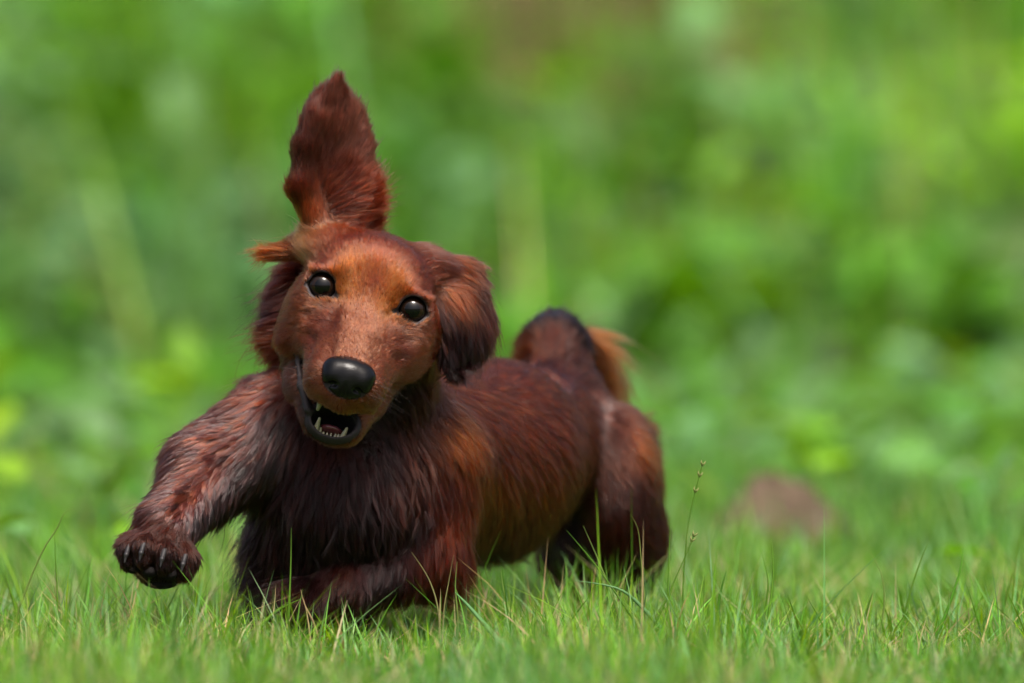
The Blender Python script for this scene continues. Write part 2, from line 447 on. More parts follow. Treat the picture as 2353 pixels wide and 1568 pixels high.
# px, py, direction (right, down, towards the viewer), length u, lift, clump, colour
GUIDES = [
 (803, 805, .05, -1, -.6, 8, .25, 0, FACE), (840, 740, .15, -1, -.4, 9, .25, 0, FACE), (862, 650, .15, -1, -.4, 12, .2, .05, RED),
 (880, 570, .2, -1, -.9, 15, .2, .1, RED), (800, 550, -.1, -1, -.9, 16, .2, .1, RED), (950, 600, .6, -.8, -.8, 16, .2, .1, RED),
 (802, 615, -.2, -1, -.2, 13, .35, .2, ORANGE), (906, 650, .45, -1, -.2, 13, .35, .2, ORANGE), (790, 650, -.1, -1, 0, 10, .3, .2, ORANGE), (745, 610, -.5, -.9, -.2, 13, .3, .2, RED), (965, 672, .8, -.6, -.2, 13, .3, .2, RED),
 (895, 690, .3, -1, 0, 10, .3, .2, ORANGE),
 (735, 595, -.7, -.7, -.5, 18, .3, .2, FACE), (690, 600, -.9, -.3, -.5, 24, .3, .3, RED), (665, 680, -.6, .3, -.8, 14, .2, .1, FACE),
 (690, 740, -.9, .2, -.5, 13, .25, .1, FACE), (740, 740, -.7, -.1, -.5, 10, .25, .1, RED), (645, 780, -.7, .5, -.6, 16, .3, .3, RED), (648, 825, -.7, .6, -.6, 16, .3, .3, UMBER),
 (975, 640, 1, -.3, -.6, 16, .25, .2, RED), (1000, 720, .9, .2, -.7, 14, .2, .1, FACE), (970, 790, .9, .3, -.6, 13, .2, .1, FACE),
 (925, 800, .8, .2, -.5, 10, .25, .1, RED), (715, 840, -.8, -.2, -.6, 8, .25, 0, FACE), (890, 860, .9, -.1, -.6, 8, .25, 0, FACE),
 (745, 800, -.5, -.5, -.5, 8, .25, 0, FACE), (870, 800, .6, -.5, -.5, 8, .25, 0, FACE), (740, 900, -.5, .4, -.5, 8, .25, 0, FACE),
 (810, 945, 0, .7, -.5, 8, .25, 0, FACE), (870, 920, .6, .5, -.6, 8, .25, 0, FACE), (765, 1035, 0, 1, -.4, 12, .3, .1, MID),
 (695, 960, -.6, .7, -.6, 14, .3, .2, UMBER), (655, 880, -.6, .7, -.5, 18, .3, .2, UMBER), (835, 1000, .6, .7, -.5, 14, .3, .2, DARK), (900, 920, .6, .7, -.5, 16, .3, .2, DARK),  # jaw darkened: shade beneath the muzzle is put into its hair colour
 # neck ruff, throat
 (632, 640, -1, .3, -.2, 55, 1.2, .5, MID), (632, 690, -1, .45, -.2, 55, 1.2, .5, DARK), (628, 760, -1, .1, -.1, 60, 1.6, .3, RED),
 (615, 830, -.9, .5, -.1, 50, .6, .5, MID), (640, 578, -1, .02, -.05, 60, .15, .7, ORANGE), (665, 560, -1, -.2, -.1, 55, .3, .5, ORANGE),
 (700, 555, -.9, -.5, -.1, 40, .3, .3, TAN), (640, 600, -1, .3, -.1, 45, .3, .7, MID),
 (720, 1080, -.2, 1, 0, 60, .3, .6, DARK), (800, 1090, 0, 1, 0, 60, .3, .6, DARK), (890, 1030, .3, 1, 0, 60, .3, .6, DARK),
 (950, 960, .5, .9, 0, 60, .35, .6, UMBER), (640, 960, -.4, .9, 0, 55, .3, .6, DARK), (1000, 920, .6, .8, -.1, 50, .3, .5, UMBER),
 # upright ear
 (766, 300, .12, -1, 0, 40, .15, .5, EARC), (745, 360, .1, -1, 0, 40, .15, .5, UMBER), (800, 340, .4, -.9, 0, 38, .2, .5, EARC),
 (790, 410, .45, -.8, 0, 45, .35, .6, MID), (820, 440, .85, -.4, 0, 55, .6, .7, RED), (838, 470, 1, .0, 0, 62, .8, .8, RED),
 (780, 470, .8, -.4, 0, 45, .3, .6, MID), (800, 500, .9, -.1, 0, 35, .2, .3, RED), (770, 235, .15, -1, 0, 34, .25, .6, EARC),
 (690, 440, -.25, -1, .1, 32, .2, .5, MID), (715, 500, -.15, -1, .1, 30, .15, .4, FACE), (700, 385, 0, -1, .1, 40, .25, .5, UMBER),
 (835, 380, .45, -.9, 0, 34, .3, .6, EARC), (690, 360, .05, -1, 0, 32, .2, .5, UMBER),
 # hanging ear
 (985, 570, .9, .2, -.3, 34, .2, .4, RED), (1020, 595, .95, .25, -.2, 38, .2, .6, MID), (1050, 625, .95, .35, 0, 42, .2, .7, FACE),
 (1085, 650, .8, .7, .1, 40, .2, .7, UMBER), (1045, 665, .5, .8, .1, 60, .25, .7, FACE), (1110, 700, .35, 1, 0, 50, .25, .7, MID),
 (1065, 740, .1, 1, .1, 56, .25, .7, DARK), (1030, 715, .2, 1, .1, 45, .2, .7, DARK), (1015, 770, .2, 1, .1, 40, .2, .7, DARK), (1110, 760, .1, 1, 0, 60, .3, .7, DARK), (1040, 805, .35, 1, .1, 40, .25, .7, DARK),  # dark ear hair, with shade of the inner, lower flap painted in
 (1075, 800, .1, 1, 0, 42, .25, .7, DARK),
 # raised front leg
 (600, 890, -.9, .45, 0, 40, .3, .7, RED), (540, 980, -.95, .35, 0, 38, .25, .8, MID), (470, 1050, -.9, .4, 0, 36, .25, .85, MID),
 (560, 1080, -.8, .6, 0, 42, .3, .8, DARK), (400, 1120, -.85, .5, 0, 34, .25, .85, MID), (450, 1130, -.8, .6, 0, 28, .15, .8, MID),
 (400, 1190, -.7, .7, 0, 24, .1, .8, MID), (335, 1170, -.95, .25, 0, 46, .35, .85, MID), (330, 1200, -.95, .3, 0, 46, .4, .9, MID),
 (455, 1190, -.3, 1, 0, 26, .15, .7, DARK), (520, 1170, .05, 1, -.1, 50, .35, .8, DARK), (480, 1150, -.1, 1, 0, 36, .3, .8, DARK),
 (310, 1245, -.3, 1, .2, 13, .25, .6, UMBER), (370, 1245, -.1, 1, .2, 13, .25, .6, UMBER), (430, 1265, .1, 1, .1, 20, .3, .8, UMBER),
 (450, 1310, .2, 1, 0, 26, .3, .8, DARK), (300, 1280, -.2, 1, .2, 10, .25, .6, DARK), (390, 1290, 0, 1, .2, 10, .25, .6, DARK), (370, 1330, 0, 1, 0, 10, .2, .6, DARK),
 # chest; DARK here is wet fur plus painted-in shade below the head
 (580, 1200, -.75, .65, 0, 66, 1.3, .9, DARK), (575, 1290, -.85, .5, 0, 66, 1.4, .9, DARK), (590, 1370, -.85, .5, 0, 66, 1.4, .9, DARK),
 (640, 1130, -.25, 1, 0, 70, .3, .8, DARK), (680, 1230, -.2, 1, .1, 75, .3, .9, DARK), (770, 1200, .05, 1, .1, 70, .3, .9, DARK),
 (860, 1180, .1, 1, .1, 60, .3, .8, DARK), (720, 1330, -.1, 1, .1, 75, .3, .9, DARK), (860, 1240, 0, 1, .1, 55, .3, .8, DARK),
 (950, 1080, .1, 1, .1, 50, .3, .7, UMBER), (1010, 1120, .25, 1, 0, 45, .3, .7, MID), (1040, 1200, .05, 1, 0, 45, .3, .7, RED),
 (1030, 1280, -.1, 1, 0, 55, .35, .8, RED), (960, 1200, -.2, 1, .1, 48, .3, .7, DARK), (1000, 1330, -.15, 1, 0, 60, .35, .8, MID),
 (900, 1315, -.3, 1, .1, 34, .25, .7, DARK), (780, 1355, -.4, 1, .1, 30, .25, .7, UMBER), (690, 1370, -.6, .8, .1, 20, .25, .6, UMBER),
 # trunk
 (1050, 900, .8, .35, -.6, 26, .12, .4, RED), (1100, 860, .7, 0, -.8, 20, .1, .2, RED), (1170, 850, .6, -.05, -1, 20, .12, .2, RED),
 (1110, 960, .8, .5, -.5, 36, .15, .5, RED), (1230, 900, .7, .2, -.9, 30, .2, .5, RED), (1200, 990, .75, .5, -.4, 42, .18, .6, RED),
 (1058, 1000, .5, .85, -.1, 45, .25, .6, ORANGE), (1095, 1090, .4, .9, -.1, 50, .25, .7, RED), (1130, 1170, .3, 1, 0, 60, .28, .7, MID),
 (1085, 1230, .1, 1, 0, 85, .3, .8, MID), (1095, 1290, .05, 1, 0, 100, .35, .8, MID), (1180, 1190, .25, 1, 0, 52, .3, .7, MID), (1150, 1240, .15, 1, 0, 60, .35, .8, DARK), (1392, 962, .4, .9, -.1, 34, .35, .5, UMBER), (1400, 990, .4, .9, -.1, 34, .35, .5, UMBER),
 (1160, 1100, .5, .85, -.2, 50, .2, .6, RED), (1280, 1000, .75, .55, -.5, 42, .2, .6, RED), (1330, 930, .6, .6, -.7, 34, .2, .5, RED),
 (1250, 1090, .6, .8, -.1, 38, .15, .6, RED), (1330, 1060, .6, .75, -.2, 36, .15, .6, MID),
 # hind legs
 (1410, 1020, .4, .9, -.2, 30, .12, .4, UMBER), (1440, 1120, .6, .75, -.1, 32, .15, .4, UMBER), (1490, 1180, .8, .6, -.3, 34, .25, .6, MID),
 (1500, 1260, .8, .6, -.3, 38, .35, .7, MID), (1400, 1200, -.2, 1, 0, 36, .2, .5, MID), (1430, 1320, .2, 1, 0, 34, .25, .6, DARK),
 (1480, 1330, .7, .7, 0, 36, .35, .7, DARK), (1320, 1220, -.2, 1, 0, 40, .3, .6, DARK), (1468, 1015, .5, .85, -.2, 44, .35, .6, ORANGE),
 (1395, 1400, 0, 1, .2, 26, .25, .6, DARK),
 # tail
 (1285, 880, .05, -1, -.4, 34, .15, .5, RED), (1240, 840, -.1, -1, -.4, 34, .15, .5, MID), (1270, 790, 0, -1, -.4, 40, .5, .5, MID),
 (1320, 830, .4, -.8, -.5, 36, .2, .5, UMBER), (1265, 735, 0, -.7, -1, 30, .2, .4, BLUEBLACK), (1230, 750, -.3, -.4, -.8, 30, .2, .4, BLUEBLACK), (1205, 790, -.5, .8, -.3, 50, .4, .6, ORANGE),
 (1330, 760, .6, .4, -.7, 36, .25, .5, BLUEBLACK),
]
bvh = BVHTree.FromPolygons([Vector(v) for v in BV.tolist()], BF.tolist())
CAMP = np.array([0, -DIST, CAM_H]) * U
gp, gd, gv, gc = [], [], [], []
for (px, py, dx, dy, df, L, lift, clump, colr) in GUIDES:
    q = P(px, py, 0); r = Vector(q - CAMP).normalized()
    hit = bvh.ray_cast(Vector(CAMP), r)
    if hit[0] is None:
        hit = bvh.find_nearest(Vector(P(px, py, -250 if px < 1130 else -1080)))
    gp.append(np.array(hit[0]))
    gd.append(np.array([dx, -df, -dy]) / math.sqrt(dx * dx + dy * dy + df * df))
    gv.append((L, lift, clump)); gc.append(colr)
# tail plume hanging behind
for (x, y, f) in ((1350, 800, -1400), (1384, 835, -1400), (1370, 815, -1390)):
    gp.append(np.array(bvh.find_nearest(Vector(P(x, y, f)))[0])); gd.append(np.array([.12, .1, -.98]))
    gv.append((105, .6, .8)); gc.append((0.115, 0.036, 0.0075))
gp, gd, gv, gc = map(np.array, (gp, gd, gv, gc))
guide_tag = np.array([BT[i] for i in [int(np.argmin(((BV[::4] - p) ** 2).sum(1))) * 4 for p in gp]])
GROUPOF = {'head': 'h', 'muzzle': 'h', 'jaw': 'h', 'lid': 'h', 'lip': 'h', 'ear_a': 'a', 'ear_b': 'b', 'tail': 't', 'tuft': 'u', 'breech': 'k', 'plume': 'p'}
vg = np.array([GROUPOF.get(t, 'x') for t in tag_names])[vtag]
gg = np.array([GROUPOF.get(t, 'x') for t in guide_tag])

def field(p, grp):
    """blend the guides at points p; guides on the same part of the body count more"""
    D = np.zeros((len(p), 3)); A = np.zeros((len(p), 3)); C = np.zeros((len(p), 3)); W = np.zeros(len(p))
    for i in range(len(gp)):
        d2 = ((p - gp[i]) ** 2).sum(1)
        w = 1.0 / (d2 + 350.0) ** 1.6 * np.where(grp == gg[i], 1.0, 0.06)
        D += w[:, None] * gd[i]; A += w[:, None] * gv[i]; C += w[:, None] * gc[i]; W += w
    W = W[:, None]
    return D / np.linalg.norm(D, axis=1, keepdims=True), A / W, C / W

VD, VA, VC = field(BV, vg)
# bare places: eye rims, lips and mouth, under the nose leather, pads
def sub_dist(p, tg):
    d = np.full(len(p), 1e9)
    for op in S.ops:
        if op[6] and op[5] == tg: d = np.minimum(d, Sculpt.dist(op, p))
    return d
NOSE_C = H(4, -184, 182)
d_mouth = sub_dist(BV, 'mouth')
d_eye = np.min([np.linalg.norm(BV - H(*e), axis=1) for e in EYES], 0)
qn = (BV - NOSE_C) @ HM
d_nose = np.sqrt((qn[:, 0] / 58) ** 2 + (qn[:, 1] / 48) ** 2 + (qn[:, 2] / 44) ** 2)
d_lid = sub_dist(BV, 'eye')
jawish = np.isin(BT, ['jaw'])
bare = np.zeros(len(BV))
bare = np.maximum(bare, np.clip(1 - (d_mouth - np.where(jawish, 14, 4)) / 4, 0, 1))
bare = np.maximum(bare, np.clip(1 - (sub_dist(BV, 'slit') - 3) / 4, 0, 1))
bare = np.maximum(bare, np.clip(1 - (d_lid - 3.5) / 3, 0, 1) * (d_eye < 66))
bare = np.maximum(bare, np.clip((1.04 - d_nose) / .05, 0, 1))
bare[BT == 'lip'] = 1
black = bare.copy()
skin_col = VC * 0.4
skin_col = skin_col * (1 - black[:, None]) + np.array([0.016, 0.013, 0.014]) * black[:, None]
rim = np.clip(1 - (d_lid - 3.5) / 3, 0, 1) * (d_eye < 66)
rimc = np.where((hq[:, 1] < -8)[:, None], np.array([[.034, .028, .031]]), np.array([[.016, .012, .012]]))
skin_col = skin_col * (1 - rim[:, None]) + rimc * rim[:, None]
print('fields', round(time.time() - T0, 1))
# ------------------------------------------------------------------ materials of the dog
def attr_mat(name, attr, rough, spec, bumpscale=None, coat=0.0):
    m = principled(name, (0.1, 0.1, 0.1), rough, spec, None, bumpscale, coat)
    nt = m.node_tree
    a = nt.nodes.new('ShaderNodeAttribute'); a.attribute_name = attr
    b = [n for n in nt.nodes if n.type == 'BSDF_PRINCIPLED'][0]
    nt.links.new(a.outputs['Color'], b.inputs['Base Color'])
    return m
skin_m = attr_mat('dog_skin', 'tint', 0.34, 0.4, ('n', 900, 0.4))
_nt = skin_m.node_tree
_b = [n for n in _nt.nodes if n.type == 'BSDF_PRINCIPLED'][0]
_w = _nt.nodes.new('ShaderNodeAttribute'); _w.attribute_name = 'wet'
for _sock, _a, _c in (('Roughness', .9, .55), ('Specular IOR Level', .05, .2)):
    _mr = _nt.nodes.new('ShaderNodeMapRange'); _mr.inputs['To Min'].default_value = _a; _mr.inputs['To Max'].default_value = _c
    _nt.links.new(_w.outputs['Fac'], _mr.inputs['Value']); _nt.links.new(_mr.outputs[0], _b.inputs[_sock])
nose_m = principled('nose_leather', (0.002, 0.002, 0.0022), 0.24, 0.22, None, ('v', 1300, 0.14))
eye_m = principled('eye_black', (0.006, 0.004, 0.003), 0.06, 0.28)
iris_m = principled('eye_iris', (0.010, 0.005, 0.003), 0.05, 0.28, (700, 0.5))
pupil_m = principled('eye_pupil', (0.001, 0.001, 0.0012), 0.04, 0.28)
tooth_m = principled('tooth_enamel', (0.24, 0.225, 0.14), 0.3, 0.5, (400, 0.12), None, 0.3, 0.2)
tongue_m = principled('tongue_flesh', (0.10, 0.022, 0.028), 0.35, 0.5, (300, 0.3), ('n', 900, 0.5), 0.3)
claw_m = principled('claw_horn', (0.012, 0.011, 0.012), 0.5, 0.35, (200, 0.5))
pad_m = principled('pad_leather', (0.006, 0.005, 0.005), 0.8, 0.1, None, ('v', 700, 0.6))

def hair_mat(name, ior, rough):
    m, nt, out = new_mat(name)
    h = nt.nodes.new('ShaderNodeBsdfHairPrincipled')
    h.model = 'CHIANG'; h.parametrization = 'COLOR'
    a = nt.nodes.new('ShaderNodeAttribute'); a.attribute_name = 'tint'
    nt.links.new(a.outputs['Color'], h.inputs['Color'])
    h.inputs['Roughness'].default_value = rough
    h.inputs['Radial Roughness'].default_value = 0.42
    h.inputs['Coat'].default_value = 0.0
    h.inputs['IOR'].default_value = ior
    h.inputs['Random Roughness'].default_value = 0.2
    nt.links.new(h.outputs[0], out.inputs[0])
    return m
fur_m = hair_mat('dog_hair', 1.25, .25)
sleek_m = hair_mat('dog_sleek_hair', 1.45, .17)

# ------------------------------------------------------------------ dog root, body
dog = empty('dog', tuple(P(800, 1490, -200) / U * np.array([1, 1, 0])))
tag(dog, 'long-haired reddish-brown dachshund running through grass, one ear flung up, mouth open', 'dog')
DOG0 = np.array(dog.location)
body = mesh_obj('body', BV / U - DOG0, BF, skin_m, dog)
set_color(body.data, 'tint', skin_col)
body.data.attributes.new('wet', 'FLOAT', 'POINT').data.foreach_set('value', bare.astype(np.float32))

# ------------------------------------------------------------------ hair
TRI = np.concatenate([BF[:, [0, 1, 2]], BF[:, [0, 2, 3]]])
TA = np.linalg.norm(np.cross(BV[TRI[:, 1]] - BV[TRI[:, 0]], BV[TRI[:, 2]] - BV[TRI[:, 0]]), axis=1) / 2
TG = BT[TRI[:, 0]]
def grow(name, tags, count, npts, width, jitter=0.12, lenvar=0.25, clump_ratio=22, dens=None, gravity=0.06, parent=None, lenmul=1.0, wave=0.05, liftmul=.5, devi=.07, cvar=.16, svar=.14, mat=None, strayp=.02):
    sel = np.isin(TG, tags)
    w = TA * sel * (1 - bare[TRI[:, 0]])
    if dens is not None: w = w * dens[TRI[:, 0]]
    t = rng.choice(len(TRI), count, p=w / w.sum())
    a, b = rng.random(count), rng.random(count)
    fl = a + b > 1; a[fl] = 1 - a[fl]; b[fl] = 1 - b[fl]
    bc = np.stack([1 - a - b, a, b], 1)
    mixv = lambda X: (X[TRI[t]] * bc[:, :, None]).sum(1)
    root, nrm, d, A, C = mixv(BV), mixv(BN), mixv(VD), mixv(VA), mixv(VC)
    nrm /= np.linalg.norm(nrm, axis=1, keepdims=True)
    # clumps
    nc = max(count // clump_ratio, 4)
    ci = rng.choice(count, nc, replace=False)
    from mathutils.kdtree import KDTree
    kd = KDTree(nc)
    for i, j in enumerate(ci): kd.insert(root[j], i)
    kd.balance()
    own = np.fromiter((kd.find(r)[1] for r in root.tolist()), int, count)
    head_of = ci[own]
    tn = d - (d * nrm).sum(1, keepdims=True) * nrm
    tl = np.linalg.norm(tn, axis=1, keepdims=True)
    tn = tn / (tl + 0.25) 
    cj = rng.normal(0, 1, (nc, 3))
    sj = rng.normal(0, 1, (count, 3))
    clv = 1 + lenvar * rng.normal(0, .6, nc)
    L = A[:, 0] * lenmul * np.clip(clv[own] + rng.normal(0, lenvar * .6, count), .35, 1.7)
    dirn = tn + cj[own] * devi + sj * jitter * .6
    dirn -= np.minimum((dirn * nrm).sum(1, keepdims=True), 0) * nrm
    dirn /= np.linalg.norm(dirn, axis=1, keepdims=True)
    lift = liftmul * A[:, 1] * np.clip(1 + .3 * rng.normal(0, 1, count), .2, 2.2)
    stray = rng.random(count) < strayp
    L[stray] *= 1.45; lift[stray] = lift[stray] * 2 + .08
    phase = rng.random(nc) * 6.28
    s = np.linspace(0, 1, npts)
    def strand(i_root, i_dir, i_n, i_L, i_lift, ph):
        sv = s[None, :, None]
        p = i_root[:, None] + i_L[:, None, None] * (i_dir[:, None] * sv + i_n[:, None] * (i_lift[:, None, None] * (sv - .55 * sv * sv)))
        p[:, :, 2] -= i_L[:, None] * gravity * s[None] ** 2
        side = np.cross(i_dir, i_n)
        p += side[:, None] * (wave * i_L[:, None] * np.sin(ph[:, None] + s[None] * 4.0) * s[None])[:, :, None]
        return p
    own_p = strand(root, dirn, nrm, L, lift, phase[own])
    clp = own_p[head_of]
    cdir = clp[:, -1] - clp[:, 0]
    cdir = cdir / (np.linalg.norm(cdir, axis=1, keepdims=True) + 1e-6)
    # pull towards the tuft's own line
    c = (A[:, 2] * np.clip(1 + .3 * rng.normal(0, 1, count), 0, 1.25))[:, None] * s[None] ** 1.3
    c = np.clip(c, 0, .93); c[stray] *= .15
    scale = (L / L[head_of])[:, None, None]
    target = clp[:, :1] + (clp - clp[:, :1]) * scale
    p = own_p + (target - own_p) * c[:, :, None]
    p[:, 0] = root
    # colour: strands vary, tips of tufts vary together
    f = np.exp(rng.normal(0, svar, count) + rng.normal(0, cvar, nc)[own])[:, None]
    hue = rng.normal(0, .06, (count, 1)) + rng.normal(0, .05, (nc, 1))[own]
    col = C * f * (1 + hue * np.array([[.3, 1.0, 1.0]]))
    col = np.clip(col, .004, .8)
    hc = bpy.data.hair_curves.new(name)
    hc.add_curves([npts] * count)
    pos = (p / U - DOG0).astype(np.float32)
    hc.attributes['position'].data.foreach_set('vector', pos.ravel())
    ra = hc.attributes.get('radius') or hc.attributes.new('radius', 'FLOAT', 'POINT')
    prof = np.sqrt(np.clip(1 - s ** 2.2, 0, 1)) * .92 + .08
    wv = width * np.exp(rng.normal(0, .2, count))
    ra.data.foreach_set('value', (wv[:, None] * prof[None] / U).astype(np.float32).ravel())
    ca = hc.attributes.new('tint', 'FLOAT_COLOR', 'CURVE')
    c4 = np.ones((count, 4), np.float32); c4[:, :3] = col
    ca.data.foreach_set('color', c4.ravel())
    o = bpy.data.objects.new(name, hc)
    COL.objects.link(o)
    hc.materials.append(mat or fur_m)
    o.parent = parent or body
    return o

scene.cycles_curves.shape = 'RIBBONS'
scene.cycles_curves.subdivisions = 2
if FUR:
    grow('head_fur', ['head', 'muzzle', 'jaw', 'lid'], 210000, 4, .36, .12, .22, 8, lenmul=1.2, liftmul=.3, cvar=.16, svar=.2, mat=hair_mat('dog_face_hair', 1.4, .24))
    grow('ear_fur', ['ear_a'], 50000, 8, .40, .11, .16, 9, gravity=0.0, liftmul=.34, svar=.3, cvar=.25, strayp=.05, devi=.06)
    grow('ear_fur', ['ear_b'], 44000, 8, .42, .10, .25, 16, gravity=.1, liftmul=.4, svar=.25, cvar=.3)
    grow('neck_fur', ['neck', 'tuft'], 50000, 8, .42, .12, .3, 18, liftmul=.45)
    grow('chest_fur', ['chest'], 70000, 9, .42, .08, .35, 24, liftmul=.4, cvar=.35, devi=.13, wave=.1)
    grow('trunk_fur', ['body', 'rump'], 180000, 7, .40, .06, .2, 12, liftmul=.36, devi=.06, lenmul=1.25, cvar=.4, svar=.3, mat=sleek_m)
    grow('leg_fur', ['leg_a'], 60000, 7, .42, .07, .22, 20, liftmul=.4, cvar=.5, svar=.25, mat=sleek_m)
    grow('paw_fur', ['paw_a'], 16000, 5, .40, .1, .25, 14, liftmul=.35)
    grow('leg_fur', ['leg_b', 'paw_b'], 40000, 7, .42, .09, .25, 18, liftmul=.4)
    grow('leg_fur', ['hind_a', 'breech'], 80000, 6, .48, .08, .22, 14, liftmul=.5, cvar=.25, svar=.25)
    grow('leg_fur', ['hind_b'], 16000, 6, .55, .1, .25, 18)
    grow('tail_fur', ['tail', 'plume'], 52000, 8, .5, .09, .3, 18, gravity=.15, liftmul=.45)
if FUR:
    # whiskers on the lips and long hairs above the eyes
    wp = []
    for s in (-1, 1):
        for k in range(11):
            u = -165 - 50 * rng.random(); x = s * rng.uniform(58, 88)
            wp.append((x, u, np.array([s * rng.uniform(.7, 1), rng.uniform(-.5, .25), rng.uniform(-.3, .5)]), rng.uniform(50, 95)))
        for k in range(4):
            wp.append((s * rng.uniform(72, 96), rng.uniform(36, 50), np.array([s * rng.uniform(-.2, .3), 1, rng.uniform(.2, .7)]), rng.uniform(40, 70)))
    W = []
    for (x, u, d, L) in wp:
        o_ = H(x, u, 600); hit = bvh.ray_cast(Vector(o_), Vector(-HF))
        if hit[0] is None: continue
        d = HM @ (d / np.linalg.norm(d)); ss = np.linspace(0, 1, 8)[:, None]
        W.append(np.array(hit[0]) + d * L * ss + np.array([0, 0, -.18 * L]) * ss ** 2)
    hc = bpy.data.hair_curves.new('whisker_hair'); hc.add_curves([8] * len(W))
    hc.attributes['position'].data.foreach_set('vector', ((np.array(W) / U - DOG0).astype(np.float32)).ravel())
    ra = hc.attributes.get('radius') or hc.attributes.new('radius', 'FLOAT', 'POINT')
    ra.data.foreach_set('value', np.tile(np.linspace(.5, .12, 8) / U, len(W)).astype(np.float32))
    ca = hc.attributes.new('tint', 'FLOAT_COLOR', 'CURVE')
    ca.data.foreach_set('color', np.tile(np.array([.012, .006, .005, 1], np.float32), len(W)))
    hc.materials.append(fur_m)
    o = bpy.data.objects.new('whisker_hair', hc); COL.objects.link(o); o.parent = body
print('hair', round(time.time() - T0, 1))

# ------------------------------------------------------------------ nose, eyes, teeth, tongue, claws
def sculpt_obj(name, sc, step, mat, parent):
    v, f = sc.mesh(step)
    return mesh_obj(name, v / U - DOG0, f, mat, parent)
N = Sculpt()
hell((4, -168, 170), (60, 33, 40), 18, 'n', sc=N)
hell((4, -200, 174), (42, 36, 38), 24, 'n', sc=N)
for s in (-1, 1):
    hell((4 + s * 36, -184, 170), (24, 33, 36), 16, 'n', sc=N)
    hell((4 + s * 29, -204, 212), (11, 8, 17), 7, 'n', True, sc=N)
    hcap((4 + s * 30, -206, 208), (4 + s * 52, -212, 174), 5, 4, 6, 'n', True, sc=N)
hcap((4, -196, 220), (4, -240, 196), 4, 5, 8, 'n', True, sc=N)
nose = sculpt_obj('nose', N, 1.8, nose_m, dog)

def cap_sphere(name, c, r, ang, mat, parent, axis=HF, n=40, m=16):
    """part of a sphere around an axis, up to angle ang"""
    R = rot_from(axis, HU)
    th = np.linspace(0, ang, m + 1)[1:]; ph = np.linspace(0, 2 * math.pi, n, endpoint=False)
    v = [np.array([r, 0, 0])]
    for t in th:
        for q in ph: v.append(np.array([r * math.cos(t), r * math.sin(t) * math.cos(q), r * math.sin(t) * math.sin(q)]))
    v = np.array(v) @ R.T + c
    f = []
    for j in range(n):
        f.append((0, 1 + j, 1 + (j + 1) % n, 1 + (j + 1) % n))
    me_v = v / U - DOG0
    faces = [(0, 1 + j, 1 + (j + 1) % n) for j in range(n)]
    for i in range(m - 1):
        a = 1 + i * n; b = a + n
        for j in range(n): faces.append((a + j, b + j, b + (j + 1) % n, a + (j + 1) % n))
    me = bpy.data.meshes.new(name); me.from_pydata(me_v.tolist(), [], faces); me.update()
    me.polygons.foreach_set('use_smooth', np.ones(len(faces), bool))
    me.materials.append(mat)
    o = bpy.data.objects.new(name, me); COL.objects.link(o); o.parent = parent
    return o
for e in EYES:
    s = 1 if e[0] > 0 else -1
    c = H(*e)
    ax = HF + HX * .03 * s + HU * .02
    eye = cap_sphere('eye', c, EYE_R, 2.6, eye_m, dog, ax)
    cap_sphere('iris', c, EYE_R + .35, 0.74, iris_m, eye, ax)
    cap_sphere('pupil', c, EYE_R + .7, 0.5, pupil_m, eye, ax)

def tooth(a, b, ra, rb):
    t = Sculpt(); hcap(a, b, ra, rb, 4, 't', sc=t)
    return sculpt_obj('tooth', t, 1.6, tooth_m, dog)
tooth((-37, -326, 88), (-35, -292, 96), 8, 3.4)
tooth((25, -326, 90), (31, -298, 96), 8, 3.4)
tooth((-43, -252, 112), (-44, -272, 112), 8, 4)
for x, u, r in ((-27, -318, 5), (-18, -322, 4.4), (-9, -324, 4), (0, -324, 4), (9, -323, 4.2), (17, -320, 4.8)):
    tooth((x, u - 4, 84), (x + rng.uniform(-1, 1), u + rng.uniform(0, 5), 84), r * .9, r * .7)
t = Sculpt()
hell((-3, -322, 40), (34, 14, 62), 6, 't', tilt=-.3, sc=t)
hcap((-3, -318, 40), (-3, -310, 80), 3, 3, 6, 't', True, sc=t)
sculpt_obj('tongue', t, 2.5, tongue_m, dog)
for (x, y, f) in TOES:
    t = Sculpt()
    a = P(x - 2, y - 8, f + 24); b = P(x - 8, y + 12, f + 46); c = P(x - 12, y + 30, f + 50)
    t.cap(a, b, 6.5, 5, 4, 'c'); t.cap(b, c, 5, 1.8, 4, 'c')
    sculpt_obj('claw', t, 1.6, claw_m, dog)
for (x, y, f, rx, ry) in ((305, 1305, 40, 20, 15), (345, 1312, 66, 22, 17), (388, 1318, 66, 22, 17), (425, 1318, 40, 18, 15), (370, 1338, 26, 44, 18)):
    t = Sculpt(); t.ell(P(x, y, f - 7), (rx * .85, 22, ry * .85), 4, None, 'p')
    sculpt_obj('paw_pad', t, 2.2, pad_m, dog)
